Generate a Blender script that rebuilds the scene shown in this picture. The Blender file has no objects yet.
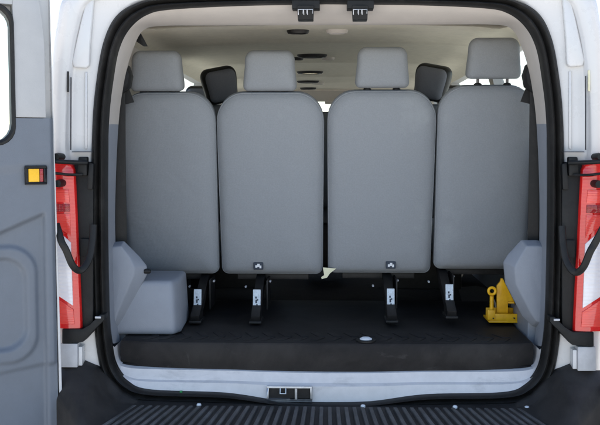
import bpy, bmesh, math, random
from mathutils import Vector, Matrix, Euler
R = math.radians
random.seed(7)
sc = bpy.context.scene
col = sc.collection

# ------------------------------------------------------------------ camera
ZC = 1.40                      # eye height; van load floor is at ZC-.668
FPX, CX, CY = 900.0, 300.0, 212.5
CAM = Vector((0, -3.1, ZC))
RM = Euler((math.pi/2 - math.atan(62.5/FPX), 0, math.atan(26/FPX))).to_matrix()

def at(px, py, Y):
    d = RM @ Vector(((px-CX)/FPX, -(py-CY)/FPX, -1))
    t = (Y - CAM.y)/d.y
    return CAM + d*t

def S(off, py, Y):             # offset from the van's centre line, right-hand side
    return at(326+off, py, Y)

cd = bpy.data.cameras.new('camera'); cam = bpy.data.objects.new('camera', cd); col.objects.link(cam)
cam.location = CAM; cam.rotation_euler = RM.to_euler()
cd.sensor_width = 36; cd.lens = 36*FPX/600; cd.clip_end = 5000; cd.clip_start = .05
sc.camera = cam
ZF = ZC-.668

# ------------------------------------------------------------------ materials
def mat(name, base, rough=.5, metal=0, nscale=0, namp=.06, bscale=0, bstr=.2, bdist=.002, spec=.5, coat=0, voronoi=0, stretch=None, trans=0, ior=1.45, big=0):
    m = bpy.data.materials.new(name); m.use_nodes = True
    nt = m.node_tree; b = nt.nodes['Principled BSDF']
    b.inputs['Base Color'].default_value = (*base, 1); b.inputs['Roughness'].default_value = rough
    b.inputs['Metallic'].default_value = metal; b.inputs['Specular IOR Level'].default_value = spec
    b.inputs['Coat Weight'].default_value = coat; b.inputs['Transmission Weight'].default_value = trans
    b.inputs['IOR'].default_value = ior
    tc = nt.nodes.new('ShaderNodeTexCoord')
    src = tc.outputs['Object']
    if stretch:
        mp = nt.nodes.new('ShaderNodeMapping'); mp.inputs['Scale'].default_value = stretch
        nt.links.new(src, mp.inputs['Vector']); src = mp.outputs['Vector']
    if nscale:
        n = nt.nodes.new('ShaderNodeTexNoise'); n.inputs['Scale'].default_value = nscale; n.inputs['Detail'].default_value = 6
        n.inputs['Roughness'].default_value = .65
        nt.links.new(src, n.inputs['Vector'])
        r = nt.nodes.new('ShaderNodeValToRGB')
        r.color_ramp.elements[0].position = .3; r.color_ramp.elements[1].position = .7
        r.color_ramp.elements[0].color = (*[max(0, c*(1-namp)) for c in base], 1)
        r.color_ramp.elements[1].color = (*[min(1, c*(1+namp)) for c in base], 1)
        nt.links.new(n.outputs['Fac'], r.inputs['Fac']); nt.links.new(r.outputs['Color'], b.inputs['Base Color'])
        rr = nt.nodes.new('ShaderNodeMapRange'); rr.inputs['To Min'].default_value = max(.02, rough-.08); rr.inputs['To Max'].default_value = min(1, rough+.08)
        nt.links.new(n.outputs['Fac'], rr.inputs['Value']); nt.links.new(rr.outputs['Result'], b.inputs['Roughness'])
    prev = None
    if big:
        n3 = nt.nodes.new('ShaderNodeTexNoise'); n3.inputs['Scale'].default_value = 5; n3.inputs['Detail'].default_value = 3; n3.inputs['Distortion'].default_value = .6
        nt.links.new(tc.outputs['Object'], n3.inputs['Vector'])
        b3 = nt.nodes.new('ShaderNodeBump'); b3.inputs['Strength'].default_value = big; b3.inputs['Distance'].default_value = .02
        nt.links.new(n3.outputs['Fac'], b3.inputs['Height']); prev = b3.outputs['Normal']
        nt.links.new(prev, b.inputs['Normal'])
    if bscale:
        if voronoi:
            n2 = nt.nodes.new('ShaderNodeTexVoronoi'); out = 'Distance'
        else:
            n2 = nt.nodes.new('ShaderNodeTexNoise'); out = 'Fac'
        n2.inputs['Scale'].default_value = bscale
        nt.links.new(src, n2.inputs['Vector'])
        bp = nt.nodes.new('ShaderNodeBump'); bp.inputs['Strength'].default_value = bstr; bp.inputs['Distance'].default_value = bdist
        nt.links.new(n2.outputs[out], bp.inputs['Height'])
        if prev: nt.links.new(prev, bp.inputs['Normal'])
        nt.links.new(bp.outputs['Normal'], b.inputs['Normal'])
    return m

def ribbed(m, scale, strength, dirn='Z'):
    nt = m.node_tree; b = nt.nodes['Principled BSDF']
    tc = nt.nodes.new('ShaderNodeTexCoord'); a = nt.nodes.new('ShaderNodeTexWave'); a.bands_direction = dirn[-1]; a.inputs['Scale'].default_value = scale
    c = nt.nodes.new('ShaderNodeTexWave'); c.bands_direction = 'X'; c.inputs['Scale'].default_value = scale*.5
    nt.links.new(tc.outputs['Object'], a.inputs['Vector']); nt.links.new(tc.outputs['Object'], c.inputs['Vector'])
    ad = nt.nodes.new('ShaderNodeMath'); nt.links.new(a.outputs['Fac'], ad.inputs[0]); ad.inputs[1].default_value = 0
    if dirn == 'XZ': nt.links.new(c.outputs['Fac'], ad.inputs[1])
    bp = nt.nodes.new('ShaderNodeBump'); bp.inputs['Strength'].default_value = strength; bp.inputs['Distance'].default_value = .003
    nt.links.new(ad.outputs[0], bp.inputs['Height']); nt.links.new(bp.outputs['Normal'], b.inputs['Normal'])

def scuff(m, scale, lo, hi, amt, colr, stretch=(1,1,1)):
    nt = m.node_tree; b = nt.nodes['Principled BSDF']
    tc = nt.nodes.new('ShaderNodeTexCoord'); mp = nt.nodes.new('ShaderNodeMapping'); mp.inputs['Scale'].default_value = stretch
    nt.links.new(tc.outputs['Object'], mp.inputs['Vector'])
    n = nt.nodes.new('ShaderNodeTexNoise'); n.inputs['Scale'].default_value = scale; n.inputs['Detail'].default_value = 9; n.inputs['Roughness'].default_value = .7; n.inputs['Distortion'].default_value = .8
    nt.links.new(mp.outputs['Vector'], n.inputs['Vector'])
    r = nt.nodes.new('ShaderNodeMapRange'); r.inputs['From Min'].default_value = lo; r.inputs['From Max'].default_value = hi; r.inputs['To Max'].default_value = amt
    nt.links.new(n.outputs['Fac'], r.inputs['Value'])
    mx = nt.nodes.new('ShaderNodeMix'); mx.data_type = 'RGBA'
    cl = b.inputs['Base Color'].links[0].from_socket
    nt.links.new(r.outputs['Result'], mx.inputs['Factor']); nt.links.new(cl, mx.inputs[6]); mx.inputs[7].default_value = (*colr,1)
    nt.links.new(mx.outputs[2], b.inputs['Base Color'])

def weave(name, base, rough=.9):
    m = mat(name, base, rough, nscale=200, namp=.07, spec=.2, big=.4)
    nt = m.node_tree; b = nt.nodes['Principled BSDF']
    tc = nt.nodes.new('ShaderNodeTexCoord')
    a = nt.nodes.new('ShaderNodeTexWave'); a.bands_direction = 'X'; a.inputs['Scale'].default_value = 110; a.inputs['Distortion'].default_value = 1.5
    c = nt.nodes.new('ShaderNodeTexWave'); c.bands_direction = 'Z'; c.inputs['Scale'].default_value = 110; c.inputs['Distortion'].default_value = 1.5
    for w in (a, c): nt.links.new(tc.outputs['Object'], w.inputs['Vector'])
    mm = nt.nodes.new('ShaderNodeMath'); mm.operation = 'ADD'
    nt.links.new(a.outputs['Fac'], mm.inputs[0]); nt.links.new(c.outputs['Fac'], mm.inputs[1])
    bp = nt.nodes.new('ShaderNodeBump'); bp.inputs['Strength'].default_value = .25; bp.inputs['Distance'].default_value = .001
    nt.links.new(mm.outputs[0], bp.inputs['Height'])
    oi = nt.nodes.new('ShaderNodeObjectInfo'); ad = nt.nodes.new('ShaderNodeVectorMath'); ad.operation = 'ADD'
    nt.links.new(tc.outputs['Object'], ad.inputs[0]); nt.links.new(oi.outputs['Location'], ad.inputs[1])
    sn = nt.nodes.new('ShaderNodeTexNoise'); sn.inputs['Scale'].default_value = 4.2; sn.inputs['Detail'].default_value = 8; sn.inputs['Roughness'].default_value = .55
    nt.links.new(ad.outputs[0], sn.inputs['Vector'])
    sr = nt.nodes.new('ShaderNodeMapRange'); sr.inputs['From Min'].default_value = .60; sr.inputs['From Max'].default_value = .78; sr.inputs['To Max'].default_value = .30
    nt.links.new(sn.outputs['Fac'], sr.inputs['Value'])
    mx = nt.nodes.new('ShaderNodeMix'); mx.data_type = 'RGBA'
    cl = b.inputs['Base Color'].links[0].from_socket
    nt.links.new(sr.outputs['Result'], mx.inputs['Factor']); nt.links.new(cl, mx.inputs[6]); mx.inputs[7].default_value = (min(1,base[0]*1.7),min(1,base[1]*1.7),min(1,base[2]*1.6),1)
    nt.links.new(mx.outputs[2], b.inputs['Base Color'])
    old = b.inputs['Normal'].links[0].from_socket
    nt.links.new(old, bp.inputs['Normal']); nt.links.new(bp.outputs['Normal'], b.inputs['Normal'])
    return m

M = {}
M['white'] = mat('white_paint', (.63,.615,.60), .28, nscale=6, namp=.02, coat=.5)
M['sill'] = mat('sill_paint', (.70,.66,.635), .38, nscale=22, namp=.07, coat=.2)
M['rubber'] = mat('black_rubber', (.013,.012,.011), .5, spec=.35, nscale=30, namp=.3, bscale=300, bstr=.15)
M['black'] = mat('black_plastic', (.010,.010,.010), .5, spec=.3, nscale=40, namp=.35, bscale=500, bstr=.25)
M['bumper'] = mat('bumper_plastic', (.034,.030,.027), .6, nscale=12, namp=.35, spec=.3, bscale=420, bstr=.35)
M['doorgrey'] = mat('door_trim_grey', (.145,.160,.183), .5, nscale=18, namp=.05, bscale=450, bstr=.25)
M['grey'] = mat('grey_blue_trim', (.25,.265,.295), .55, nscale=18, namp=.05, bscale=450, bstr=.25)
M['greylight'] = mat('light_grey_trim', (.44,.43,.415), .6, nscale=18, namp=.04, bscale=450, bstr=.2)
M['beige'] = mat('beige_trim', (.50,.455,.41), .65, nscale=14, namp=.04, bscale=450, bstr=.2)
M['liner'] = mat('headliner_fabric', (.76,.70,.575), .95, nscale=30, namp=.06, bscale=700, bstr=.3, spec=.1, big=.12)
M['fabric'] = weave('seat_fabric', (.280,.292,.305))
M['fabricmid'] = weave('mid_seat_fabric', (.15,.155,.175))
M['fabricdark'] = weave('dark_seat_fabric', (.17,.172,.175))
M['mat'] = mat('load_mat_rubber', (.019,.0165,.0155), .65, spec=.25, nscale=10, namp=.35, bscale=260, bstr=.3)
M['carpet'] = mat('dark_carpet', (.022,.020,.020), .95, nscale=60, namp=.4, bscale=500, bstr=.6, spec=.1)
M['midsteel'] = mat('mid_steel', (.13,.12,.12), .5, .4, nscale=60, namp=.3)
M['steel'] = mat('dull_steel', (.55,.57,.60), .4, 1, nscale=40, namp=.2)
M['plate'] = mat('pale_label', (.62,.68,.72), .45, nscale=120, namp=.2)
M['ink'] = mat('dark_ink', (.03,.04,.06), .6)
M['whiteink'] = mat('white_print', (.8,.8,.8), .5)
M['darksteel'] = mat('dark_steel', (.022,.020,.019), .5, .3, nscale=40, namp=.4)
M['yellow'] = mat('yellow_enamel', (.97,.46,.01), .42, nscale=25, namp=.22, bscale=90, bstr=.15)
M['amber'] = mat('amber_reflector', (.95,.50,.01), .2, nscale=200, namp=.1)
M['red'] = mat('red_lens', (.70,.014,.012), .10, nscale=20, namp=.08, coat=1)
M['deepred'] = mat('deep_red_reflector', (.38,.006,.006), .12, nscale=40, namp=.1, coat=1)
M['redpale'] = mat('pale_red_lens', (.88,.07,.05), .12, nscale=20, namp=.08, coat=1)
M['clear'] = mat('clear_lens', (.88,.845,.85), .10, nscale=25, namp=.05, coat=1)
M['chrome'] = mat('reflector_chrome', (.85,.85,.87), .12, 1, nscale=30, namp=.05)
M['cream'] = mat('pale_cream', (.85,.80,.55), .7, nscale=60, namp=.05)  # brightness of the sunlit spot is put into this cream; door stop shares it
M['plateworn'] = mat('worn_pale_metal', (.52,.51,.51), .45, nscale=30, namp=.10)
M['dirt'] = mat('dark_seam', (.05,.05,.055), .8)
M['ground'] = mat('pale_concrete', (.60,.575,.53), .9, nscale=3, namp=.15, bscale=60, bstr=.3)
M['tyre'] = mat('tyre_rubber', (.02,.02,.02), .8, nscale=20, namp=.2)
M['green'] = mat('green_clip', (.03,.35,.08), .5)
M['tread'] = mat('highlit_worn_tread', (.095,.087,.080), .6, nscale=18, namp=.3, spec=.35, bscale=420, bstr=.3)  # lighter base paints in the sky highlights on the ribs; scuffs are wear
ribbed(M['red'], 26, .12); ribbed(M['redpale'], 40, .3); ribbed(M['deepred'], 60, .6, 'XZ'); ribbed(M['clear'], 24, .35)
scuff(M['mat'], 3.0, .45, .75, .55, (.060,.054,.048)); scuff(M['mat'], 9, .60, .72, .35, (.12,.11,.10), (1,3,1))
scuff(M['bumper'], 9.0, .56, .78, .3, (.075,.07,.066)); scuff(M['tread'], 6.0, .5, .7, .6, (.20,.19,.18), (2,.6,1))
scuff(M['sill'], 5.0, .56, .74, .5, (.36,.34,.32), (1,2,3)); scuff(M['sill'], 30, .64, .72, .6, (.20,.19,.18), (.4,1,2))
scuff(M['rubber'], 6.0, .52, .75, .4, (.06,.056,.05)); scuff(M['black'], 5.0, .5, .75, .4, (.045,.043,.04))
scuff(M['carpet'], 3.0, .5, .75, .5, (.06,.055,.05)); scuff(M['yellow'], 12, .58, .66, .7, (.20,.11,.03))
scuff(M['grey'], 8.0, .58, .72, .25, (.42,.43,.45), (1,1,.3)); scuff(M['doorgrey'], 5.0, .60, .78, .12, (.26,.28,.31), (1,1,.3))
scuff(M['white'], 3.0, .60, .8, .15, (.50,.49,.47), (1,1,.5))
def glassmat():
    m = bpy.data.materials.new('window_glass'); m.use_nodes = True
    nt = m.node_tree; nt.nodes.remove(nt.nodes['Principled BSDF'])
    t = nt.nodes.new('ShaderNodeBsdfTransparent'); t.inputs['Color'].default_value = (.86,.93,.92,1)
    g = nt.nodes.new('ShaderNodeBsdfGlossy'); g.inputs['Roughness'].default_value = .02
    lw = nt.nodes.new('ShaderNodeLayerWeight'); pw = nt.nodes.new('ShaderNodeMath'); pw.operation = 'POWER'; pw.inputs[1].default_value = 5
    nt.links.new(lw.outputs['Facing'], pw.inputs[0])
    f = nt.nodes.new('ShaderNodeMapRange'); f.inputs['To Min'].default_value = .05; f.inputs['To Max'].default_value = .95
    nt.links.new(pw.outputs[0], f.inputs['Value'])
    mx = nt.nodes.new('ShaderNodeMixShader'); o = nt.nodes['Material Output']
    nt.links.new(f.outputs[0], mx.inputs[0]); nt.links.new(t.outputs[0], mx.inputs[1]); nt.links.new(g.outputs[0], mx.inputs[2])
    nt.links.new(mx.outputs[0], o.inputs['Surface'])
    return m
M['glass'] = glassmat()

# ------------------------------------------------------------------ mesh helpers
class MB:
    def __init__(s): s.v = []; s.f = []
    def vert(s, p): s.v.append(tuple(p)); return len(s.v)-1
    def face(s, pts): s.f.append([s.vert(p) for p in pts])
    def loft(s, rings, closed=False, cap0=False, cap1=False):
        ids = [[s.vert(p) for p in r] for r in rings]
        n = len(rings[0])
        for a, b in zip(ids, ids[1:]):
            for i in range(n if closed else n-1):
                j = (i+1) % n
                s.f.append([a[i], a[j], b[j], b[i]])
        if cap0: s.f.append(list(reversed(ids[0])))
        if cap1: s.f.append(list(ids[-1]))
        return s
    def box(s, lo, hi, mx=None):
        x0,y0,z0 = lo; x1,y1,z1 = hi
        P = [Vector(p) for p in ((x0,y0,z0),(x1,y0,z0),(x1,y1,z0),(x0,y1,z0),(x0,y0,z1),(x1,y0,z1),(x1,y1,z1),(x0,y1,z1))]
        if mx: P = [mx @ p for p in P]
        k = [s.vert(p) for p in P]
        for q in ((0,3,2,1),(4,5,6,7),(0,1,5,4),(1,2,6,5),(2,3,7,6),(3,0,4,7)): s.f.append([k[i] for i in q])
        return s
    def prism(s, poly, d):           # poly: 3D points, d: extrusion vector
        a = [Vector(p) for p in poly]; d = Vector(d)
        return s.loft([a, [p+d for p in a]], True, True, True)
    def tube(s, pts, r, n=10, flat=1.0):
        pts = [Vector(p) for p in pts]; rings = []
        up = Vector((0,1,0))
        for i, p in enumerate(pts):
            t = (pts[min(i+1,len(pts)-1)] - pts[max(i-1,0)]).normalized()
            a = t.cross(up)
            if a.length < 1e-3: a = t.cross(Vector((1,0,0)))
            a.normalize(); b = t.cross(a).normalized()
            rr = r[i] if isinstance(r, (list,tuple)) else r
            rings.append([p + a*math.cos(k*2*math.pi/n)*rr + b*math.sin(k*2*math.pi/n)*rr*flat for k in range(n)])
        return s.loft(rings, True, True, True)
    def build(s, name, m, parent=None, smooth=True, bevel=0, angle=35, segs=2):
        me = bpy.data.meshes.new(name); me.from_pydata(s.v, [], s.f); me.update()
        bm = bmesh.new(); bm.from_mesh(me)
        bmesh.ops.remove_doubles(bm, verts=bm.verts, dist=1e-5)
        bmesh.ops.recalc_face_normals(bm, faces=bm.faces)
        if bevel:
            es = [e for e in bm.edges if len(e.link_faces) == 2 and e.calc_face_angle(0) > R(25)]
            bmesh.ops.bevel(bm, geom=es, offset=bevel, segments=segs, affect='EDGES', profile=.6)
        for f in bm.faces: f.smooth = smooth
        if smooth:
            for e in bm.edges:
                if len(e.link_faces) == 2 and e.calc_face_angle(0) > R(angle): e.smooth = False
        bm.to_mesh(me); bm.free()
        me.materials.append(M[m] if isinstance(m, str) else m)
        o = bpy.data.objects.new(name, me); col.objects.link(o)
        if parent: o.parent = parent
        return o

def empty(name, loc=(0,0,0)):
    o = bpy.data.objects.new(name, None); o.location = loc; col.objects.link(o); return o
def tag(o, label=None, cat=None, group=None, kind=None):
    if label: o['label'] = label
    if cat: o['category'] = cat
    if group: o['group'] = group
    if kind: o['kind'] = kind
    return o
def part(o, label): o['label'] = label; return o

def smoothpts(pts, n=6):       # Catmull-Rom through tuples
    out = []
    P = [Vector(p) for p in pts]
    for i in range(len(P)-1):
        p0 = P[max(i-1,0)]; p1 = P[i]; p2 = P[i+1]; p3 = P[min(i+2,len(P)-1)]
        for k in range(n):
            t = k/n
            out.append(.5*((2*p1)+(p2-p0)*t+(2*p0-5*p1+4*p2-p3)*t*t+(3*p1-p0-3*p2+p3)*t*t*t))
    out.append(P[-1]); return out
def mir(pts): return [Vector((-p[0], p[1], p[2])) for p in pts]
def full(half): return list(reversed(mir(half[1:]))) + list(half)   # open polyline: left bottom ... top ... right bottom
def ring(half): return list(half) + list(reversed(mir(half[1:-1])))  # closed

# ------------------------------------------------------------------ van
van = tag(empty('van', (0,0,0)), 'white passenger van seen from behind with its rear doors open and bumper step below', 'van')

A_ = [(0,-4),(90,-4),(165,-3),(192,2),(212,15),(224,38),(231,72),(236,123),(237,212),(234,310),(231,350),(224,378),(208,396),(180,403),(100,404),(45,408),(0,409)]
B_ = [(0,4),(90,5),(158,8),(182,13),(199,26),(210,46),(216,76),(221,124),(222,212),(220,310),(217,345),(212,368),(199,384),(176,392),(100,394),(45,401),(0,402)]
T_ = [(0,24),(90,23.7),(140,23.4),(166,23.6),(186,27),(197,45),(206,77),(212.5,124),(215.5,212),(213,310),(210,345)]
D_ = {10:(213,349),11:(211,363),12:(202,368),13:(177,369.5),14:(100,370),15:(45,371),16:(0,371)}
C_ = {10:(215.5,348),11:(211.5,368.5),12:(199,379.5),13:(174,382),14:(100,382),15:(45,383),16:(0,383)}
N = 6
A = smoothpts([S(*p, .012) for p in A_], N); B = smoothpts([S(*p, .012) for p in B_], N)
OUT = [(0,.62),(.30,.615),(.60,.60),(.74,.575),(.89,.53),(.925,.43),(.945,.29),(.955,.09),(.96,-.21),(.96,-.55),(.955,-.72),(.94,-.86),(.9,-.93),(.7,-.95),(.33,-.95),(.15,-.95),(0,-.95)]
O = smoothpts([(x, .02, ZC+z) for x, z in OUT], N)

def blend(P, Q, t, dY):
    return [p.lerp(q, t)*1.0 + Vector((0, dY - p.lerp(q,t).y, 0)) for p, q in zip(P, Q)]
mb = MB()
mb.loft([ring(r) for r in (blend(A,O,0,.03), blend(A,O,.02,.006), blend(A,O,.10,0), blend(A,O,.46,-.004), blend(A,O,.52,-.010), blend(A,O,.56,-.030), blend(A,O,.62,-.036), blend(A,O,.82,-.036), blend(A,O,.93,-.028), blend(A,O,.985,-.006), blend(A,O,1,.03), blend(A,O,1,.25))], True)
mb.build('rear_frame', 'white', van, angle=50)

# weather seal: two rubber lips
prof = [(0,.03),(.02,.0),(.10,-.012),(.25,-.018),(.38,-.012),(.44,-.002),(.50,.002),(.55,-.004),(.62,-.018),(.76,-.026),(.90,-.018),(.97,-.002),(1,.03)]
MB().loft([ring(blend(A,B,t,y)) for t, y in prof], True).build('weather_seal', 'rubber', van, angle=60)

# painted sill with its rolled corners
def low(tab, Y): return smoothpts([S(*tab[i], Y) for i in range(10,17)], N)
Bl = B[10*N:]
Cl = low(C_, .034); Dl = low(D_, .06)
Bl1 = blend(Bl, Cl, .0, .012); 
Mid = blend(Bl, Cl, .85, .020)
Mid2 = blend(Bl, Cl, .97, .030)
CD = blend(Cl, Dl, .9, .046)
def strip(rows): return [list(r) + list(reversed(mir(r[:-1]))) for r in rows]
MB().loft(strip([Bl1, Mid, Mid2, Cl, CD, Dl, [p+Vector((0,.2,.002)) for p in Dl]])).build('sill', 'sill', van, angle=40)
# latch pocket in the sill's middle
p0 = at(268,387,.0); p1 = at(311,401,.0)
fr = MB()
x0,x1,z0,z1 = p0.x,p1.x,p1.z,p0.z
MB().box((x0,.006,z0),(x1,.0165,z1)).build('latch_pocket', 'darksteel', van)
for a,b in (((x0-.004,z0-.004),(x1+.004,z0+.008)),((x0-.004,z1-.003),(x1+.004,z1+.003)),((x0-.004,z0+.008),(x0+.003,z1-.003)),((x1-.003,z0+.008),(x1+.004,z1-.003))):
    fr.box((a[0],-.002,a[1]),(b[0],.012,b[1]))
fr.build('latch_frame', 'steel', van, bevel=.001)
lt = MB()
xa = at(283,390,0).x
lt.tube([(xa-.010,.004,z1-.002),(xa-.010,-.004,z1-.022),(xa+.010,-.004,z1-.022),(xa+.010,.004,z1-.002)], .0028)
xb = at(296,390,0).x
lt.build('latch_catch', 'steel', van)
MB().box((xb-.004,-.004,z0+.006),(xb+.004,.006,z1-.004)).build('latch_pin', 'steel', van)
MB().box((at(181,390,0).x-.004,-.004,at(181,394,0).z-.003),(at(181,390,0).x+.004,.01,at(181,394,0).z+.010)).build('sill_clip', 'green', van)

# header trim and pillar trim inside the seal
Y2 = .13
Tp = smoothpts([S(*p, Y2) for p in T_], N)
Bs = B[:10*N+1]
rows = [blend(Bs,Tp,0,.022), blend(Bs,Tp,.10,.026), blend(Bs,Tp,.5,.05), blend(Bs,Tp,.92,Y2-.012), blend(Bs,Tp,1,Y2), blend(Bs,Tp,1,Y2+.03)]
rows.append([p + (Vector((p.x,0,p.z-(ZC-.25))).normalized()*.09 + Vector((0,.03,0))) for p in rows[-1]])
k = 7*N
MB().loft([full(r[:k+1]) for r in rows]).build('header_trim', 'beige', van, angle=50)
for sg in (1,-1):
    rr = [r[k:] for r in rows]
    rr = [[Vector((p.x*sg - .0, p.y, p.z)) for p in r] for r in rr]
    MB().loft(rr).build('pillar_trim', 'grey', van, angle=50)

# interior / exterior side walls with window openings, roof and ceiling
INN = [(.90,-.83),(.90,.0),(.885,.15),(.858,.29),(.815,.435),(.74,.472),(.62,.478),(.53,.486),(.30,.492),(0,.494)]
EXT = [(.965,-.95),(.955,.0),(.940,.15),(.912,.29),(.870,.435),(.82,.52),(.74,.575),(.60,.60),(.30,.615),(0,.62)]
YB = [.18,.25,.42,1.5,1.6,2.85,2.98,3.95,4.35]
def holes(sg, i, j):    # i: Y cell, j: level cell
    if j not in (1,2,3): return False
    return i in ((2,4,6) if sg > 0 else (4,6))
for sg in (1,-1):
    low_, ex, posts = MB(), MB(), {}
    I = lambda i,j: Vector((sg*INN[j][0], YB[i], ZC+INN[j][1]))
    E = lambda i,j: Vector((sg*EXT[j][0], YB[i], ZC+EXT[j][1]))
    for i in range(len(YB)-1):
        for j in range(4):
            if holes(sg,i,j): continue
            (low_ if j == 0 else posts.setdefault(i, MB())).face([I(i,j),I(i+1,j),I(i+1,j+1),I(i,j+1)])
            if i: ex.face([E(i,j),E(i+1,j),E(i+1,j+1),E(i,j+1)])
        if holes(sg,i,1):
            rv = MB(); rv.loft([[I(i,1),I(i+1,1)],[E(i,1),E(i+1,1)]]); rv.loft([[I(i,4),I(i+1,4)],[E(i,4),E(i+1,4)]])
            for q in (i,i+1): rv.loft([[I(q,j) for j in (1,2,3,4)],[E(q,j) for j in (1,2,3,4)]])
            rv.build('window_frame', 'greylight', van)
            g = MB()
            g.loft([[I(i,j).lerp(E(i,j),.8) for j in (1,2,3,4)],[I(i+1,j).lerp(E(i+1,j),.8) for j in (1,2,3,4)]])
            g.build('side_window', 'glass', van)
    low_.build('side_trim', 'grey', van); ex.build('body_side', 'white', van)
    for q in posts.values(): q.build('window_post', 'beige', van)
# headliner with cross creases
ys = [.18,.20,.26,.40,.98,1.0,1.03,1.06,1.9,1.95,2.0,2.85,2.9,2.95,3.8,4.35]
rowsH = []
for y in ys:
    drop = 0
    if y < .19: drop = .045
    elif y < .21: drop = .03
    elif y < .3: drop = .006
    if abs(y-1.03) < .02 or y in (1.95,2.9): drop = .010
    h = [Vector((x, y, ZC+z-(drop if k >= 2 else drop*.3))) for k, (x,z) in enumerate(INN[4:])]
    h = smoothpts(h, 3)
    rowsH.append(list(h) + list(reversed(mir(h)))[1:])
MB().loft(rowsH).build('headliner', 'liner', van, angle=60)
MB().loft([[Vector((s*x, y, ZC+z)) for s, seq in ((1, EXT[4:]),(-1, list(reversed(EXT[4:-1])))) for x, z in seq] for y in (.25,4.35)]).build('roof', 'white', van)
MB().box((-.95,.07,ZC-.84),(.95,5.2,ZC-.765)).build('load_floor', 'carpet', van)
for xx, yy in ((.72,1.45),(-.72,1.45),(.72,4.9),(-.72,4.9)):
    w = MB(); pr = [(.10,.14),(.30,.14),(.345,.11),(.355,.06),(.345,-.06),(.30,-.09),(.10,-.09)]
    w.loft([[Vector((xx+(d if xx>0 else -d)*.9, yy+r*math.cos(a*math.pi/16), .355+r*math.sin(a*math.pi/16))) for a in range(32)] for r, d in pr], True, True, True)
    w.build('wheel', 'tyre', van)
# cab: header rail, windscreen, dashboard, nose
MB().box((-.72,4.35,ZC+.40),(.72,4.47,ZC+.50)).build('cab_header', 'beige', van, bevel=.02)
MB().face([(-.86,4.47,ZC+.47),(.86,4.47,ZC+.47),(.90,5.2,ZC-.12),(-.90,5.2,ZC-.12)]); 
g = MB(); g.face([(-.84,4.47,ZC+.44),(.84,4.47,ZC+.44),(.90,5.25,ZC-.12),(-.90,5.25,ZC-.12)]); g.build('windscreen', 'glass', van)
for sg in (1,-1):
    MB().prism([(sg*.93,4.35,ZC+.42),(sg*.93,4.47,ZC+.46),(sg*.95,5.3,ZC-.12),(sg*.95,5.2,ZC-.14)], (-sg*.06,0,0)).build('windscreen_pillar', 'greylight', van)
    MB().box((sg*.93-.03,4.35,ZC-.95),(sg*.93+.03,5.3,ZC-.12)).build('cab_side', 'white', van)
MB().box((-.90,4.75,ZC-.7),(.90,5.25,ZC-.13)).build('dashboard', 'black', van, bevel=.05)
MB().loft([[(-.95,5.3,ZC-.95),(.95,5.3,ZC-.95),(.95,5.3,ZC-.13),(-.95,5.3,ZC-.13)],[(-.85,6.0,ZC-.95),(.85,6.0,ZC-.95),(.85,5.95,ZC-.40),(-.85,5.95,ZC-.40)]], True, True, True).build('bonnet', 'white', van, bevel=.04)
for sx in (-.25,.12):
    MB().box((sx-.13,4.30,ZC+.375),(sx+.13,4.345,ZC+.40)).build('sun_visor', 'beige', van, bevel=.008)

# ceiling lamps, in pairs down the aisle
for (px, py, w, h, Y) in ((298,34.5,22,5,.66),(337,34.0,22,5,.66),(312,54.2,30,2.6,1.62),(298,58,11,3,1.75),(328,57.5,13,3,1.75),(310,69,26,4,2.62),(308,80,22,2.6,3.4),(318,82,12,1.8,3.55),(308,88,16,2,4.1)):
    c = at(px, py, Y); c.z = ZC+.493
    sx = w/900*(Y+3.1)/2; sy = sx*.62
    b = MB()
    rr = []
    for s, dz in ((1,.004),(1,-.006),(.9,-.014),(.72,-.015),(.66,-.009)):
        rr.append([(c.x+sx*s*math.cos(a*math.pi/14), c.y+sy*s*math.sin(a*math.pi/14), c.z+dz) for a in range(28)])
    b.loft(rr, True, False, False)
    f = b.build('ceiling_light', 'darksteel' if px not in (337,328,318) else 'beige', van)
    l = MB(); l.loft([[(c.x+sx*.66*math.cos(a*math.pi/14), c.y+sy*.66*math.sin(a*math.pi/14), c.z-.0095-d) for a in range(28)] for d in (0,.003)], True, False, True)
    l.build('lens', 'amber' if py == 69 else ('clear' if px in (337,328) else 'darksteel'), f)

# two door latches under the header
for (px0,px1) in ((292,318),(347,372)):
    a = at(px0,0,-.012); c = at(px1,9,-.012)
    o = MB().box((a.x,-.024,c.z),(c.x+.006,.04,at(0,-2,0).z)).build('door_latch', 'black', van, bevel=.003)
    p = at(px0+5,8,-.02); q = at(px1-4,20,-.02)
    MB().prism([(p.x,-.035,p.z+.006),(q.x,-.035,p.z+.006),(q.x-.002,-.024,q.z),(p.x+.003,-.024,q.z)], (0,.05,0)).build('latch_body', 'black', o, bevel=.003)
    w = (q.x-p.x)
    s = MB()
    for f0, f1 in ((.08,.36),(.40,.58),(.62,.92)):
        za = p.z-.008; zb = p.z-.020
        xs0, xs1 = p.x+w*f0, p.x+w*f1
        s.tube([(xs0,-.030,zb-.004),(xs0,-.0385,za),(xs1,-.0385,za),(xs1,-.030,zb)], .0020)
    s.build('striker', 'steel', o)

# ------------------------------------------------------------------ per-side rear pieces
def side_poly(name, pts, Y, depth, m, sg, parent, bevel=.004, **k):
    P = [S(*p, Y) for p in pts]
    if sg < 0: P = mir(P)
    return MB().prism(P, (0,depth,0)).build(name, m, parent, bevel=bevel, **k)

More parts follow.
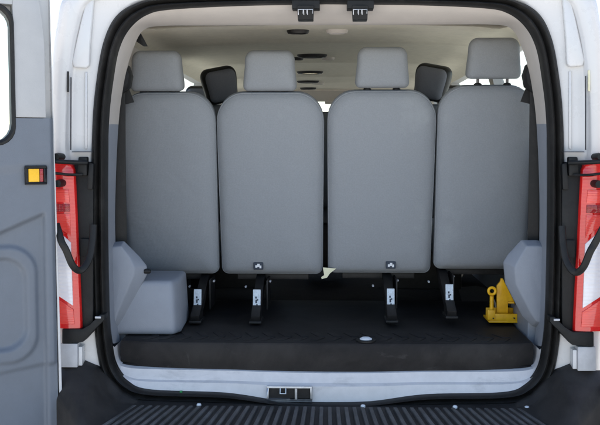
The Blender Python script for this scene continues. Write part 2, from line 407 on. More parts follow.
for sg in (1,-1):
    side = 'right' if sg > 0 else 'left'
    # black hinge bay beside the lamp
    hb = side_poly('hinge_panel', [(236,166),(241,162),(256,162),(256,185),(249,331),(236,331)], -.03, .04, 'black', sg, van)
    side_poly('hinge_block', [(243,157),(252,157),(253,176),(243,176)], -.055, .03, 'black', sg, hb, bevel=.005)
    side_poly('hinge_block', [(236,164),(241,163),(243,190),(237,190)], -.05, .03, 'black', sg, hb, bevel=.005)
    side_poly('hinge_block', [(240,240),(250,240),(249,258),(240,258)], -.045, .02, 'black', sg, hb, bevel=.004)
    # hinge arms reaching out to the door
    def arm(pts, r, n=8, flat=1):
        P = [S(p[0],p[1],p[2]) for p in pts]
        P = smoothpts([tuple(v) for v in P], 6)
        if sg < 0: P = mir(P)
        return MB().tube(P, r, 10, flat)
    a1 = arm([(243,163,-.06),(258,162.5,-.09),(270,162,-.11),(282,161,-.12)], .0075); a1.build('hinge_arm', 'black', van)
    a2 = arm([(248,175,-.06),(262,175,-.09),(272,174,-.11),(282,173,-.12)], .0045); a2.build('hinge_arm', 'black', van)
    for (ox, oy) in ((273,157),(271,184)):
        p = S(ox,oy,-.09); p.x *= sg
        MB().tube([(p.x,-.115,p.z),(p.x,-.09,p.z),(p.x,-.04,p.z)], [.012,.014,.012], 14).build('hinge_knob', 'black', van)
    st = arm([(236,226,-.05),(237,245,-.065),(240,260,-.08),(246,270,-.10),(252,272,-.115),(258,266,-.13),(264,252,-.14),(268.5,244,-.138)] + ([(275,232,-.145),(284,214,-.15)] if sg > 0 else [(271.5,234,-.125),(274,226,-.105)]), .0125, flat=.55)
    st.build('check_strap', 'rubber', van)
    # tail lamp: red housing wrapping the corner, with clear panel
    tl = MB()
    def lampx(oy):           # inner edge
        return 256 + (248-256)*(oy-172)/159
    rws = []
    for oy in [160,164,170,180,200,230,250,290,325,331]:
        e = lampx(oy) + (10 if oy == 160 else 3 if oy == 164 else 0)
        p = S(e, oy, -.05)
        row = [(p.x, .0, p.z),(p.x,-.044,p.z),(p.x+.004,-.052,p.z),(p.x+.05,-.056,p.z),(.935,-.052,p.z),(.965,-.038,p.z),(.982,-.005,p.z),(.99,.04,p.z),(.985,.14,p.z),(.95,.14,p.z)]
        rws.append([Vector((sg*x,y,z)) for x,y,z in row])
    lamp = tl.loft(rws, False, True, True).build('tail_light', 'red', van, angle=60)
    part(lamp, 'red and clear tail lamp at the van\'s %s rear corner' % side)
    def lens(name, pts, m, d=.004):
        o = []
        for (ox, oy) in pts:
            p = S(ox, oy, -.056); o.append(Vector((sg*p.x, -.060, p.z)))
        MB().prism(o, (0,d+.004,0)).build(name, m, lamp, bevel=.0015)
    lens('reversing_lens', [(259,244),(268,236),(281,226),(281,292),(272,298),(256.5,308)], 'clear')
    lens('brake_lens', [(261.5,190),(281,190),(281,203),(260.5,203)], 'redpale')
    lens('side_reflector', [(260.5,205),(281,205),(281,213),(260,213)], 'deepred')
    lens('tail_lens', [(260,215),(281,215),(281,221),(269,230),(259.3,238)], 'redpale')
    lens('fog_lens', [(256,312),(272,301.5),(281,296),(281,327),(255,327)], 'deepred' if False else 'redpale')
    # black lamp bracket sweeping under the lamp
    side_poly('lamp_bracket', [(268,332),(247,332),(239,327),(229,317),(224,317),(224,322),(233,331),(246,345),(268,347)], -.062, .05, 'black', sg, van, bevel=.004)
    side_poly('bracket_clip', [(228,319),(234,319),(234,321),(228,321)], -.068, .008, 'plateworn', sg, van, bevel=.001)
    side_poly('corner_plate', [(252,347),(270,347),(270,371),(252,371)], -.058, .04, 'plateworn', sg, van, bevel=.003)
    side_poly('corner_plate', [(247,350),(251,350),(251,369),(247,369)], -.05, .04, 'white', sg, van, bevel=.002)
    # raised pad on the upper jamb and seams
    side_poly('jamb_pad', [(236,-8),(243,-8),(250,20),(259,60),(257,66),(244,67),(241,64),(240,40)], -.0205, .02, 'white', sg, van, bevel=.007, segs=3)
    side_poly('jamb_bead', [(243,71),(245.5,71),(245.5,149),(243,149)], -.008, .012, 'white', sg, van, bevel=.003, segs=2)
    side_poly('panel_seam', [(259.8,76),(260.3,76),(260.3,150),(259.8,150)], -.0385, .01, 'dirt', sg, van, bevel=0)
    side_poly('panel_seam', [(238,151.5),(258,151.5),(259,152.3),(238,152.3)], -.0385, .03, 'dirt', sg, van, bevel=0)
    side_poly('door_stop', [(262.5,70),(263.7,70),(263.7,91),(262.5,91)], -.040, .012, 'rubber' if sg < 0 else 'cream', sg, van, bevel=.001)
    # seat belt on the rear pillar
    bt = empty('seat_belt'); bt.parent = van
    p = S(205.5, 73, .17); x = p.x*sg
    zt = p.z
    hd = MB().loft([[Vector((x+sg*dx*w*1.35, y, zt+dz*w*1.35)) for dx,dz in ((-.012,.022),(.010,.026),(.020,.008),(.018,-.03),(.004,-.05),(-.014,-.035),(-.020,-.005))] for y,w in ((.21,1),(.17,1.05),(.158,.8),(.156,.35))], True, True, True).build('belt_guide', 'black', bt)
    MB().box((min(sg*.776,sg*.905),.215,ZF-.05),(max(sg*.776,sg*.905),.27,zt-.05)).build('belt_cover', 'black', van, bevel=.004)
    wb = MB()
    pb = S(212, 250, .2).x*sg
    wb.loft([[(x-sg*.002,.185,zt-.02),(x+sg*.042,.18,zt-.02)],[(x+sg*.004,.20,zt-.30),(x+sg*.04,.195,zt-.30)],[(x+sg*.006,.21,zt-.75),(x+sg*.044,.20,zt-.75)]])
    wb.loft([[(x-sg*.002,.189,zt-.02),(x+sg*.042,.184,zt-.02)],[(x+sg*.004,.204,zt-.30),(x+sg*.04,.199,zt-.30)],[(x+sg*.006,.214,zt-.75),(x+sg*.044,.204,zt-.75)]])
    wb.build('webbing', 'rubber', bt)
    lp = MB(); lp.prism([(x,.2,zt-.02),(x-sg*.03,.2,zt-.10),(x+sg*.01,.2,zt-.11)], (0,.008,0)); lp.build('webbing', 'rubber', bt)

for sg in (1,-1):
    MB().box((min(sg*.742,sg*.902),.19,ZF-.09),(max(sg*.742,sg*.902),.50,ZC-.46)).build('corner_trim', 'grey', van, bevel=.01, segs=3)
# trim pods at the foot of the rear pillars
def pod(hull, face, Yf, Yb, name='trim_pod'):
    h0 = [at(*p, Yf+.045) for p in hull]; f0 = [at(*p, Yf) for p in face]
    hb = [at(*p, Yb) for p in hull]
    c = sum(f0, Vector())/len(f0)
    f1 = [p.lerp(c,.93)+Vector((0,-.004,0)) for p in f0]
    return MB().loft([hb,h0,f0,f1], True, True, True).build(name, 'grey', van, bevel=.006, segs=3)
pod([(108,244),(113,242),(124,241),(140,257),(147,266),(147,275),(124,318),(118,328),(108,330)],
    [(109,248),(113,247),(121,246),(130,258),(134,267),(134,275),(118,312),(115,322),(109,324)], .11, .32)
pod([(545,242),(536,240),(521,240),(508,254),(503,262),(505,283),(522,316),(532,326),(545,328)],
    [(544,247),(537,246),(527,246),(519,259),(515,267),(516,284),(531,313),(536,321),(544,323)], .11, .32)
kp = at(147,272,.13)
MB().tube([(kp.x-.014,.15,kp.z),(kp.x+.004,.15,kp.z),(kp.x+.010,.15,kp.z)],[.009,.009,.006],12).build('trim_knob','black',van)
# grey locker box over the left wheel
za, zb = at(0,343,.13).z, at(0,281,.14).z
xr0, xr1 = at(174,300,.14).x, at(172,280,.2).x
MB().loft([[(-.80,.145,z),(xr0-dx,.145+dy,z),(xr0-dx+.020,.20+dy,z),(xr0-dx+.008,.46,z),(-.80,.46,z)] for z,dx,dy in ((ZF-.01,0,0),(zb,.012,.02))], True, True, True).build('wheel_arch_box', 'grey', van, bevel=.022, segs=4)
MB().prism([at(*p,.20) for p in ((133,30),(139,31),(147,46),(143,46),(134,40))],(0,.02,0)).build('belt_slot','black',van,bevel=.002)

# ------------------------------------------------------------------ bumper
zs = at(326,404,-.02).z
bp = MB()
Yn = -.36
prf = lambda y, dz, lf=0: [(-.97,y*.35,zs-.35),(-.975,y*.35,zs+.12+dz),(-.92,y*.28,zs+.145+dz),(-.845,y*.55,zs+.145+dz*1.5),(-.80,y*.78,zs+.125+dz*1.5),(-.750,y,zs+.045+.035*lf+dz),(-.71,y,zs+.008+.03*lf+dz*.6),(-.65,y,zs+.0+.006*lf+dz*.3),(0,y,zs-.008+dz*.2)]
def cs(y, dz, lf=0):
    h = [Vector(p) for p in prf(y,dz,lf)]; return h + list(reversed(mir(h[:-1])))
bump = bp.loft([cs(.01,.0,1),cs(-.022,0,1),cs(-.055,0,0),cs(-.2,-.03),cs(-.32,-.055),[v+Vector((0,-.03,-.02)) for v in cs(-.34,-.07)],[v+Vector((0,-.03,-.3)) if v.z>zs-.3 else v for v in cs(-.35,-.07)]]).build('bumper', 'bumper', van, bevel=.012, segs=3)
tr = MB()
nr = 48
for i in range(nr):
    u = (i-(nr-1)/2)/((nr-1)/2)
    xa, xb = u*.66, u*.74
    w = .0088
    tr.loft([[(xa-w,-.060,zs-.014),(xa-w*.7,-.060,zs+.003),(xa+w*.7,-.060,zs+.003),(xa+w,-.060,zs-.014)],
             [(xb-w,-.33,zs-.03),(xb-w*.7,-.33,zs-.009),(xb+w*.7,-.33,zs-.009),(xb+w,-.33,zs-.03)]], False, True, True)
tr.build('step_tread', 'tread', bump, bevel=.0015, segs=1)
# front lip of the tread and the seal gutter hump in the middle
for (px,py) in ((199,410),(363,410),(455,409),(527,404)):
    c = at(px,py,-.055)
    MB().loft([[(c.x+r*math.cos(a*math.pi/8), c.y+r*math.sin(a*math.pi/8), zs+.0+dz) for a in range(16)] for r,dz in ((.008,0),(.008,.006),(.005,.009))], True, False, True).build('bumper_clip', 'whiteink', bump)

# ------------------------------------------------------------------ rear doors
def rear_door(sg, hinge, ang, label):
    """local: x = from the hinge edge outward, y = towards the outer skin, z = world height"""
    d = empty('rear_door', hinge); d.parent = van; part(d, label)
    d.rotation_euler.z = ang
    L = lambda pts, y: [Vector((-sg*-1*x if False else sg*x, y, z-hinge[2])) for x,z in pts]
    W = .80
    def ztop(x): return ZC+.52
    wy0, wy1, wz0, wz1 = .145, .70, ZC+.02, ZC+.46
    # shell with window opening (outer skin side)
    def rr(x0,x1,z0,z1,r,n=5):
        o = []
        for cx_,cz_,a0 in ((x1-r,z0+r,-90),(x1-r,z1-r,0),(x0+r,z1-r,90),(x0+r,z0+r,180)):
            for k in range(n+1):
                a = R(a0+90*k/n); o.append((cx_+r*math.cos(a), cz_+r*math.sin(a)))
        return o
    outer = rr(0,W,ZC-1.08,ZC+.56,.05); win = rr(wy0,wy1,wz0,wz1,.06)
    # tumblehome: the hinge edge leans in near the top
    def lean(p):
        x,z = p; t = max(0,(z-(ZC+.30))/.26); return (x+.03*t*t*(1 if x < .4 else 0), z)
    outer = [lean(p) for p in outer]
    sh = MB()
    rim = [(max(x,.012) if x < .4 else min(x,W-.012), max(z,ZC-1.068)) for x,z in outer]
    sh.loft([L(win,.032),L(rim,.032)],True); sh.loft([L(rim,.032),L(rim,.004),L(outer,.004),L(outer,.07)],True); sh.loft([L(outer,.07),L(win,.07)],True); sh.loft([L(win,.07),L(win,.032)],True)
    sh.build('door_shell','white',d,bevel=.003)
    g = MB(); g.f.append([g.vert(p) for p in L(win,.05)]); g.build('window','glass',d,smooth=False)
    gs = MB(); w2 = [(wy0+(x-wy0)*1, z) for x,z in win]
    cxx, czz = (wy0+wy1)/2,(wz0+wz1)/2
    off = lambda e: [(x+e*(1 if x>cxx else -1), z+e*(1 if z>czz else -1)) for x,z in win]
    gs.loft([L(off(-.006),.03),L(off(-.006),-.012),L(off(0),-.019),L(off(.005),-.019),L(off(.0075),-.014),L(off(.0075),.004)],True).build('window_seal','rubber',d)
    # light upper trim round the window
    o2 = [lean(p) for p in rr(.022,W-.02,ZC+.115-.005-.115+.0,ZC+.54,.03)]
    zsplit = ZC+.105
    top = [(x,z) for x,z in o2]
    win3 = off(.002)
    # upper half only: hinge side post, header, far post (three boxes butted)
    def slab(pts, y0, y1, name, m, bev=.006):
        P = [lean(p) for p in pts]
        return MB().prism(L(P,y0),(0,y1-y0,0)).build(name,m,d,bevel=bev)
    def post(x0,x1):
        n = 10; a = [lean((x0,zsplit+(ZC+.545-zsplit)*k/n)) for k in range(n+1)]; b = [(x1,zsplit+(ZC+.545-zsplit)*k/n) for k in range(n,-1,-1)]
        return MB().prism(L(a+b,-.014),(0,.05,0)).build('upper_trim','greylight',d,bevel=.004)
    post(.042,wy0-.004); post(wy1+.004,W-.02)
    MB().prism(L([(wy0-.004,ZC+.465),(wy1+.004,ZC+.465),(wy1+.004,ZC+.545),(wy0-.004,ZC+.545)],-.014),(0,.05,0)).build('upper_trim','greylight',d)
    # lower grey panel: moulded height field
    nx, nz = 150, 230
    zlo, zhi = ZC-1.05, zsplit-.002
    def sm(a,b,t):
        t = min(1,max(0,(t-a)/(b-a))); return t*t*(3-2*t)
    def depth(x,z):
        h = .016
        zz = z-ZC
        h -= .006*sm(-.04,-.075,zz+.10*(x-.1))           # shelf break under the window
        # reflector pocket
        # two nested arch recesses
        def arch(x0,zt,w,sl=.42):                                # inside where x> x0 and below the slanted top
            top = zt - sl*min(max(0,x-.06),.2) + .5*max(0,x-.45)*(.4)                  # slanted shoulder
            return min(sm(x0,x0+w,x), sm(top,top-w*1.2,zz))
        h -= .020*arch(.046,-.205,.014)
        def rbox(x0,x1,z0,z1,r):
            dx = max(x0+r-x, x-(x1-r), 0); dz = max(z0+r-zz, zz-(z1-r), 0)
            return math.hypot(dx,dz)-r
        h += .012*sm(.009,-.009,rbox(.080,.72,-.70,-.315,.09))
        h -= .016*sm(.009,-.009,rbox(.115,.685,-.655,-.355,.07))
        # lower flange
        h -= .010*sm(-.70,-.72,zz + .12*x)
        e = min(x-.018, W-.016-x, z-zlo)
        h *= sm(0,.012,e) if e < .012 else 1
        return -h
    def inwin(x,z):
        r = .06; m = .001
        if not (wy0-m < x < wy1+m and z > wz0-m): return False
        dx = max(wy0+r-x, x-(wy1-r), 0); dz = max(wz0+r-z, 0)
        return not (dx > 0 and dz > 0 and math.hypot(dx,dz) > r+m)
    rows_ = []
    pm = MB(); ids = {}
    for i in range(nx+1):
        for j in range(nz+1):
            x = .018+(W-.034)*i/nx; z = zlo+(zhi-zlo)*j/nz
            if inwin(x,z): continue
            ids[i,j] = pm.vert((sg*x, depth(x,z), z-hinge[2]))
    for i in range(nx):
        for j in range(nz):
            q = [ids.get(k) for k in ((i,j),(i+1,j),(i+1,j+1),(i,j+1))]
            if None not in q: pm.f.append(q)
    pm.build('door_panel','doorgrey',d,angle=80)
    # side reflector pocket
    rx, rz = .078, ZC-.083
    fr = MB()
    for a,b in (((-.034,-.030),(.036,-.022)),((-.034,.024),(.036,.032)),((-.034,-.022),(-.024,.024)),((.026,-.022),(.036,.024))):
        fr.box((min(sg*(rx+a[0]),sg*(rx+b[0])),-.022,rz+a[1]-hinge[2]),(max(sg*(rx+a[0]),sg*(rx+b[0])),-.006,rz+b[1]-hinge[2]))
    fb = fr.build('shadow_bezel','rubber',d,bevel=.002)  # black frame paints in the shadow of the reflector's recess
    ax = sorted((sg*(rx-.010),sg*(rx+.025)))
    MB().box((ax[0],-.020,rz-.021-hinge[2]),(ax[1],-.008,rz+.022-hinge[2])).build('amber_reflector','amber',d,bevel=.002)
    ax = sorted((sg*(rx-.023),sg*(rx-.011)))
    MB().box((ax[0],-.019,rz-.021-hinge[2]),(ax[1],-.008,rz+.022-hinge[2])).build('red_reflector','deepred',d,bevel=.002)
    return d
hl = at(60,212,-.13)
rear_door(-1, (hl.x,-.13,0), R(28), 'open left rear door with grey inner panel and small amber reflector')
rear_door(1, (at(606,212,-.13).x,-.13,0), R(-28), 'open right rear door at the edge of view')

# ------------------------------------------------------------------ rear seats
def outline(wb, wt, h, rb, rt, n=8, ex=1.1):
    o = []
    def arc(cx_,cz_,r,a0,a1,ex=1.0):
        for k in range(n+1):
            a = R(a0+(a1-a0)*k/n); o.append((cx_+r*math.cos(a), cz_+r*math.sin(a)*ex))
    arc(wb-rb, rb, rb, -90, 0)
    for t in [k/14 for k in range(1,14)]: o.append((wb+(wt-wb)*sm_(t), rb+(h-rt*ex-rb)*t))
    arc(wt-rt, h-rt*ex, rt, 0, 90, ex)
    arc(-wt+rt, h-rt*ex, rt, 90, 180, ex)
    for t in [k/14 for k in range(13,0,-1)]: o.append((-(wb+(wt-wb)*sm_(t)), rb+(h-rt*ex-rb)*t))
    arc(-wb+rb, rb, rb, 180, 270)
    return o
def sm_(t): return t*t*(3-2*t)
from mathutils import noise
def pillow(out, prof, h, mx, crown=0, seed=None):
    """prof: list of (inset, y). local x,z outline centred; y towards the viewer is negative"""
    W2 = max(abs(p[0]) for p in out); zc = h/2
    rings = []
    for d, y in prof:
        sx = 1-d/W2; sz = 1-d/(h/2)
        r = []
        for x,z in out:
            X, Z, Y = x*sx, zc+(z-zc)*sz, y
            if seed is not None and y < -.02:
                e = min(1,max(0,(-y-.02)/.015))
                edge = math.exp(-d/.06)
                low = max(0, 1-Z/.25)
                Y += e*(.0030*noise.noise(Vector((X*6+seed,Z*3.5,seed))) + (.0022*edge+.0026*low)*noise.noise(Vector((X*17+seed,Z*11,seed*3))))
            r.append(mx @ Vector((X,Y,Z)))
        rings.append(r)
    return MB().loft(rings, True, True, True)

def backface(pr0):
    return pr0
BACK = [(.05,.06),(.012,.055),(.0,.03),(.0,.0),(.002,-.012),(.0045,-.0135),(.006,-.0185),(.009,-.0215),(.016,-.029),(.026,-.035),(.036,-.0385),(.048,-.0415),(.062,-.0438),(.078,-.0455),(.095,-.047),(.112,-.0482),(.13,-.049),(.15,-.0496),(.168,-.0499),(.186,-.050)]
HEAD = [(.03,.05),(.010,.046),(.0,.03),(.0,.0),(.003,-.016),(.009,-.026),(.017,-.032),(.030,-.036),(.05,-.039),(.07,-.040)]
TILT = math.atan(.145/.75)

def make_seat(name, x, Y, dz, width, label, group, legdx, head_up=0, head_dx=0, fabric='fabric', badge=False, yaw=0, strip=False, frameless=True):
    t = empty(name, (x, Y, ZF+dz)); t.rotation_euler.z = yaw
    tag(t, label, 'seat', group)
    T = Matrix.Translation((0,0,.158-dz*0)) @ Matrix.Rotation(TILT,4,'X')
    out = outline(width*.5-.004, width*.5, .757, .028, .108)
    bk = pillow(out, BACK, .757, T, seed=x*7.3+3).build('backrest', fabric, t, angle=60)
    W2 = max(abs(p[0]) for p in out)
    pp = [T @ Vector((x*(1-.0035/W2), -.0135, .3785+(z-.3785)*(1-.0035/.3785))) for x,z in out]
    rg_ = []
    c0 = T @ Vector((0,-.0135,.3785))
    for i,p in enumerate(pp):
        o_ = (p-c0).normalized(); yv = Vector((0,-1,0))
        rg_.append([p+o_*.0020*math.cos(k*math.pi/3)+yv*.0020*math.sin(k*math.pi/3) for k in range(6)])
    MB().loft(rg_+[rg_[0]],True).build('piping', fabric, bk, angle=80)
    # headrest: its own tilt
    H = Matrix.Translation(T @ Vector((head_dx,.005,.760+head_up))) @ Matrix.Rotation(TILT*.6,4,'X')
    ho = outline(.106, .098, .160, .020, .036)
    pillow(ho, HEAD, .160, H).build('headrest', fabric, t, angle=60)
    for s in (-1,1):
        a = T @ Vector((head_dx+s*.058,.02,.73)); b = H @ Vector((s*.058,.02,.03))
        MB().tube([a,b],.006,8).build('headrest_post','midsteel',t)
        c = T @ Vector((head_dx+s*.058,.02,.755))
        MB().loft([[(c.x+r*math.cos(k*math.pi/6),c.y+r*math.sin(k*math.pi/6),c.z+z_) for k in range(12)] for r,z_ in ((.016,-.012),(.016,.006),(.010,.010))],True,False,True).build('post_collar','black',t)
    # underframe, cushion and leg
    w = width*.5
    MB().box((-w*.7,.04,.125),(w*.7,.30,.150)).build('seat_frame','darksteel',t,bevel=.004)
    MB().box((-w+.01,.09,.20),(w-.01,.56,.33)).build('seat_cushion',fabric,t,bevel=.035,segs=4)
    foot = Vector((legdx,-.245,.0)); top = Vector((legdx,.03,.135))
    leg = MB()
    leg.prism([(legdx-.018,-.29,.004),(legdx-.018,-.20,.004),(legdx-.018,-.19,.03),(legdx-.018,.10,.145),(legdx-.018,.0,.150),(legdx-.018,-.26,.048),(legdx-.018,-.30,.03)],(.036,0,0))
    leg.box((legdx-.024,-.30,.0),(legdx+.024,-.19,.010))
    lg = leg.build('leg','darksteel',t,bevel=.003)
    MB().box((legdx+.030,-.10,.02),(legdx+.036,.06,.14)).build('latch_lever','darksteel',lg,bevel=.002)
    for (bx,bz) in ((-.060,.105),(.042,.128)):
        MB().tube([(legdx+bx,-.04,bz),(legdx+bx,-.02,bz)],.0042,10).build('bolt','plateworn',lg)
    MB().box((-.014,-.002,-.040),(.014,.003,-.002), Matrix.Translation((legdx,-.226,.028+.02))@Matrix.Rotation(R(-10),4,'X')).build('foot_bracket','midsteel',lg,bevel=.0015)
    # pale latch plate facing back
    pl = MB().box((-.015,-.003,-.048),(.015,.003,.048), Matrix.Translation((legdx,-.222,.074))@Matrix.Rotation(R(-10),4,'X'))
    pl = pl.build('latch_plate','plate',lg,bevel=.0015)
    ink = MB(); mx = Matrix.Translation((legdx,-.222,.074))@Matrix.Rotation(R(-10),4,'X')
    for (a,b,c,d_) in ((-.006,.012,.000,.020),(.001,.004,.006,.010),(-.005,-.006,.001,.008),(-.002,-.020,.004,-.010),(-.009,-.036,-.003,-.032)):
        ink.box((a,-.0042,b),(c,-.0028,d_),mx)
    ink.build('plate_marking','ink',pl,smooth=False)
    if badge:
        b = T @ Vector((badge,-.052,.047))
        bd = MB().box((b.x-.020,b.y-.0015,b.z-.015),(b.x+.020,b.y+.006,b.z+.016)).build('anchor_badge','ink',t,bevel=.004)
        wm = MB()
        for (q0,q1,z0_,z1_) in ((-.012,-.004,-.006,.004),(-.004,.006,-.003,.010),(.005,.013,-.008,.003)):
            wm.box((b.x+q0,b.y-.0028,b.z+z0_),(b.x+q1,b.y-.0012,b.z+z1_))
        wm.build('badge_symbol','whiteink',bd,smooth=False)
    return t
SY = .64
G = 'grey rear seats across the load bay'
def legx(px,Y=.43): return at(px,300,Y).x
seats = [(-.638,.394,-.004,198,0,0,'grey fabric rear seat on the far left, beside the grey wheel arch box'),
         (-.2235,.431,-.004,257,0,-.055,'grey fabric seat left of the centre gap with badge near its bottom edge'),
         (.2215,.434,.002,390.5,.006,.045,'grey fabric seat right of the centre gap with badge near its bottom edge'),
         (.637,.390,.020,449,.022,0,'grey fabric rear seat with raised headrest on the far right above the yellow tool')]
for x,w,dz,lp,hu,bd,lab in seats:
    make_seat('passenger_seat', x, SY, dz, w, lab, G, legx(lp)-x, hu, head_dx=(-.036 if x < -.5 else .022 if x > .5 else 0), badge=bd)
# sunlit spot between the two middle seats, imitated by an added cream card
sgt = tag(empty('sunlit_spot',(at(329,270,.60).x,.60,at(329,268,.60).z)),'small sunlit spot low between the two middle grey seats, made as a cream card','sunlit spot')
MB().prism([(-.025,0,.002),(.030,0,-.002),(.004,0,-.022),(-.008,0,-.040),(-.030,0,-.046),(-.032,0,-.038),(-.020,0,-.030)],(0,.002,0)).build('sunlit_card','cream',sgt,smooth=False)

# second row: dark-framed headrests seen between the rear seats
G2 = 'dark seats of the row ahead'
def dark_seat(x, Y, yaw, label, up=0, head=True):
    t = empty('front_row_seat',(x,Y,ZF)); tag(t,label,'seat',G2)
    T = Matrix.Translation((0,0,.34)) @ Matrix.Rotation(R(6),4,'X')
    pillow(outline(.20,.20,.54,.04,.09), BACK, .55, T).build('backrest','fabricdark',t,angle=60)
    H = Matrix.Translation((0,-.055,.885+up)) @ Matrix.Rotation(yaw,4,'Z') @ Matrix.Rotation(-yaw*.6,4,'Y') @ Matrix.Rotation(R(8),4,'X')
    if head: pillow(outline(.074,.082,.165,.03,.035), HEAD, .165, H).build('headrest','black',t,angle=60)
    h2 = H @ Matrix.Translation((0,-.014,.010))
    if head: pillow(outline(.067,.074,.147,.025,.03), HEAD, .147, h2).build('headrest_pad','fabricmid',t,angle=60)
    MB().box((-.20,.02,.25),(.20,.50,.40)).build('seat_cushion','fabricdark',t,bevel=.03)
    MB().box((-.18,.05,.0),(.18,.40,.25)).build('seat_base','darksteel',t,bevel=.01)
for (px,Y,yaw,up,lab) in ((225,1.15,R(20),.0,'dark framed headrest and seat visible left of the second grey headrest'),
                   (427,1.15,R(-20),.01,'dark framed headrest and seat visible right of the third grey headrest'),
                   (202,1.95,R(0),-.03,'dark seat farther forward just right of the first grey headrest'),
                   (450,1.95,R(0),-.03,'dark seat farther forward just left of the raised headrest')):
    dark_seat(at(px,100,Y).x, Y, yaw, lab, up)
dark_seat(0.0, 1.95, 0, 'dark seat without headrest in the gap between the two middle grey seats', 0, False)
for px,lab in ((285,'dark front seat far ahead on the left of the aisle'),(385,'dark front seat far ahead on the right of the aisle')):
    dark_seat(at(px,110,3.9).x,3.9,0,lab,-.03)

# ------------------------------------------------------------------ load mat
xl, xrr = at(118,345,.045).x, at(536,345,.045).x
zt = at(326,343,.045).z; zb_ = at(326,372,.045).z
mm = tag(empty('load_mat',(0,0,zt)),'black rubber load mat with a thick front edge lying on the load floor','mat')
rows_ = []
nn = 48
for (inset, y, z) in ((0,.058,zb_-zt-.01),(0,.050,-.075),(0,.046,-.012),(.003,.052,-.003),(.008,.064,0),(.008,.30,0.0),(.008,.95,0.0)):
    r = []
    for i in range(nn+1):
        u = -1+2*i/nn
        x = (xl+xrr)/2+(xrr-xl)/2*u*(1-inset/.72)
        bow = .035*abs(u)**8
        r.append((x, y+(bow if y < .2 else 0), z))
    rows_.append(r)
mb = MB().loft(rows_)
for e in (0,-1):
    pts = [r[e] for r in rows_]
    mb.face(pts + [(pts[-1][0],.95,-.10)])
mb.build('mat_sheet','mat',mm,angle=40)
ch = MB()
for i in range(22):          # moulded slanting pads
    x = xl+.09+i*(xrr-xl-.2)/21
    ch.prism([(x-.016,.085,-.001),(x+.012,.085,-.001),(x+.040,.135,-.001),(x+.012,.135,-.001)],(0,0,.004))
    ch.prism([(x+.012,.147,-.001),(x+.040,.147,-.001),(x+.012,.215,-.001),(x-.016,.215,-.001)],(0,0,.004))
ch.build('tread_pattern','mat',mm,bevel=.0012,segs=1)
c = at(366,346,.07)
gr = MB(); gr.loft([[(c.x+r*math.cos(a*math.pi/12),.085+r*math.sin(a*math.pi/12),z) for a in range(24)] for r,z in ((.036,0),(.036,.005),(.026,.007),(.024,.003))],True,False,True)
gr.build('grommet','black',mm)
MB().loft([[(c.x+r*math.cos(a*math.pi/12),.085+r*.9*math.sin(a*math.pi/12),z) for a in range(24)] for r,z in ((.022,.003),(.022,.009),(.012,.014))],True,False,True).build('grommet_stud','whiteink',mm)

# ------------------------------------------------------------------ yellow tool on the floor
YT = .40
by = at(504,318,YT)
yt = tag(empty('floor_jack',(by.x,YT,ZF)),'yellow painted metal jack with a ring-topped post on the dark load floor','jack')
def loc(px,py,y): 
    p = at(px,py,y); return Vector((p.x-by.x, y-YT, p.z-ZF))
b0, b1 = loc(489,322,YT-.03), loc(519,314,YT-.03)
z0_, z1_ = max(.0,b0.z), b1.z
bs = MB(); bs.box((b0.x,-.03,0.0),(b1.x,.10,.008)); bs.box((b0.x+.002,-.03,.008),(b1.x-.006,-.022,z1_)); bs.box((b0.x+.002,.05,.008),(b1.x-.006,.058,z1_+.01)); bs.box((b1.x-.010,-.022,.008),(b1.x-.002,.05,z1_-.01))
bs.build('base_channel','yellow',yt,bevel=.002)
P = [loc(*p,YT) for p in ((497,314),(496.8,286),(500.5,281.5),(501,278.5),(503,278.5),(504.5,282),(514.3,301.5),(508,301.5),(508,314))]
MB().prism(P,(0,.014,0)).build('lift_plate','yellow',yt,bevel=.002)
P = [loc(*p,YT+.003) for p in ((508,301.5),(514.3,301.5),(520,311),(520,314),(516,314),(516,303.5),(508,303.5))]
MB().prism(P,(0,.022,0)).build('side_plate','yellow',yt,bevel=.0015)
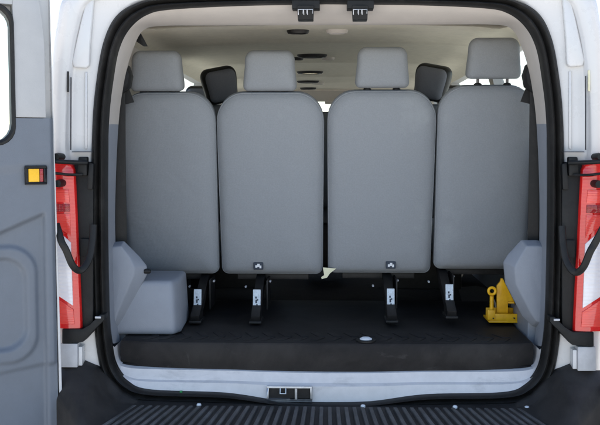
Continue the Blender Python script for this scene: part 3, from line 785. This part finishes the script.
for px_ in (493,514):
    q = loc(px_,318,YT-.03); MB().tube([(q.x,-.036,q.z),(q.x,-.03,q.z),(q.x,-.02,q.z)],.003,8).build('bolt','darksteel',yt)
pa, pb = loc(491.5,313,YT-.01), loc(491.8,296,YT-.01)
ps = MB().tube([pa,pa.lerp(pb,.2),pa.lerp(pb,.25),pb],[.011,.011,.008,.008],12)
ps.build('screw_post','yellow',yt)
ce = loc(492,291,YT-.01); ey = MB()
rg = []
for k in range(21):
    a = 2*math.pi*k/20; rc = .0135
    rg.append([ce+Vector((math.cos(a)*(rc+.0055*math.cos(q*math.pi/4)), .0055*math.sin(q*math.pi/4), math.sin(a)*(rc+.0055*math.cos(q*math.pi/4)))) for q in range(8)])
ey.loft(rg,True).build('ring_eye','yellow',yt)
ar = MB(); ar.box((b0.x-.006,-.034,.012),(b0.x+.022,-.028,.05)); ar.build('pivot_bracket','yellow',yt,bevel=.002)

# ------------------------------------------------------------------ setting
g = MB(); g.face([(-600,-600,0),(600,-600,0),(600,600,0),(-600,600,0)])
tag(g.build('ground','ground',smooth=False),'pale concrete ground around the van',None,None,'structure')

# ------------------------------------------------------------------ light
w = bpy.data.worlds.new('World'); sc.world = w; w.use_nodes = True
nt = w.node_tree; bg = nt.nodes['Background']
sky = nt.nodes.new('ShaderNodeTexSky'); sky.sky_type = 'NISHITA'; sky.sun_disc = False
sd = Vector((.08,.80,1.10)).normalized()       # towards the sun: ahead of the van and a little to its right
el = math.asin(sd.z); az = math.atan2(sd.x, sd.y)
sky.sun_elevation = el; sky.sun_rotation = az
sky.dust_density = 1.3; sky.ozone_density = 1.2
nt.links.new(sky.outputs['Color'], bg.inputs['Color']); bg.inputs['Strength'].default_value = .13
sl = bpy.data.lights.new('sun','SUN'); sl.energy = 4.0; sl.angle = R(.5); sl.color = (1,.95,.87)
so = bpy.data.objects.new('sun', sl); col.objects.link(so); so.rotation_euler = (-sd).to_track_quat('-Z','Y').to_euler()
vs = sc.view_settings; sc.display_settings.display_device = 'sRGB'
vs.view_transform = 'Standard'; vs.look = 'None'; vs.gamma = 1; vs.use_curve_mapping = False
vs.exposure = 1.4
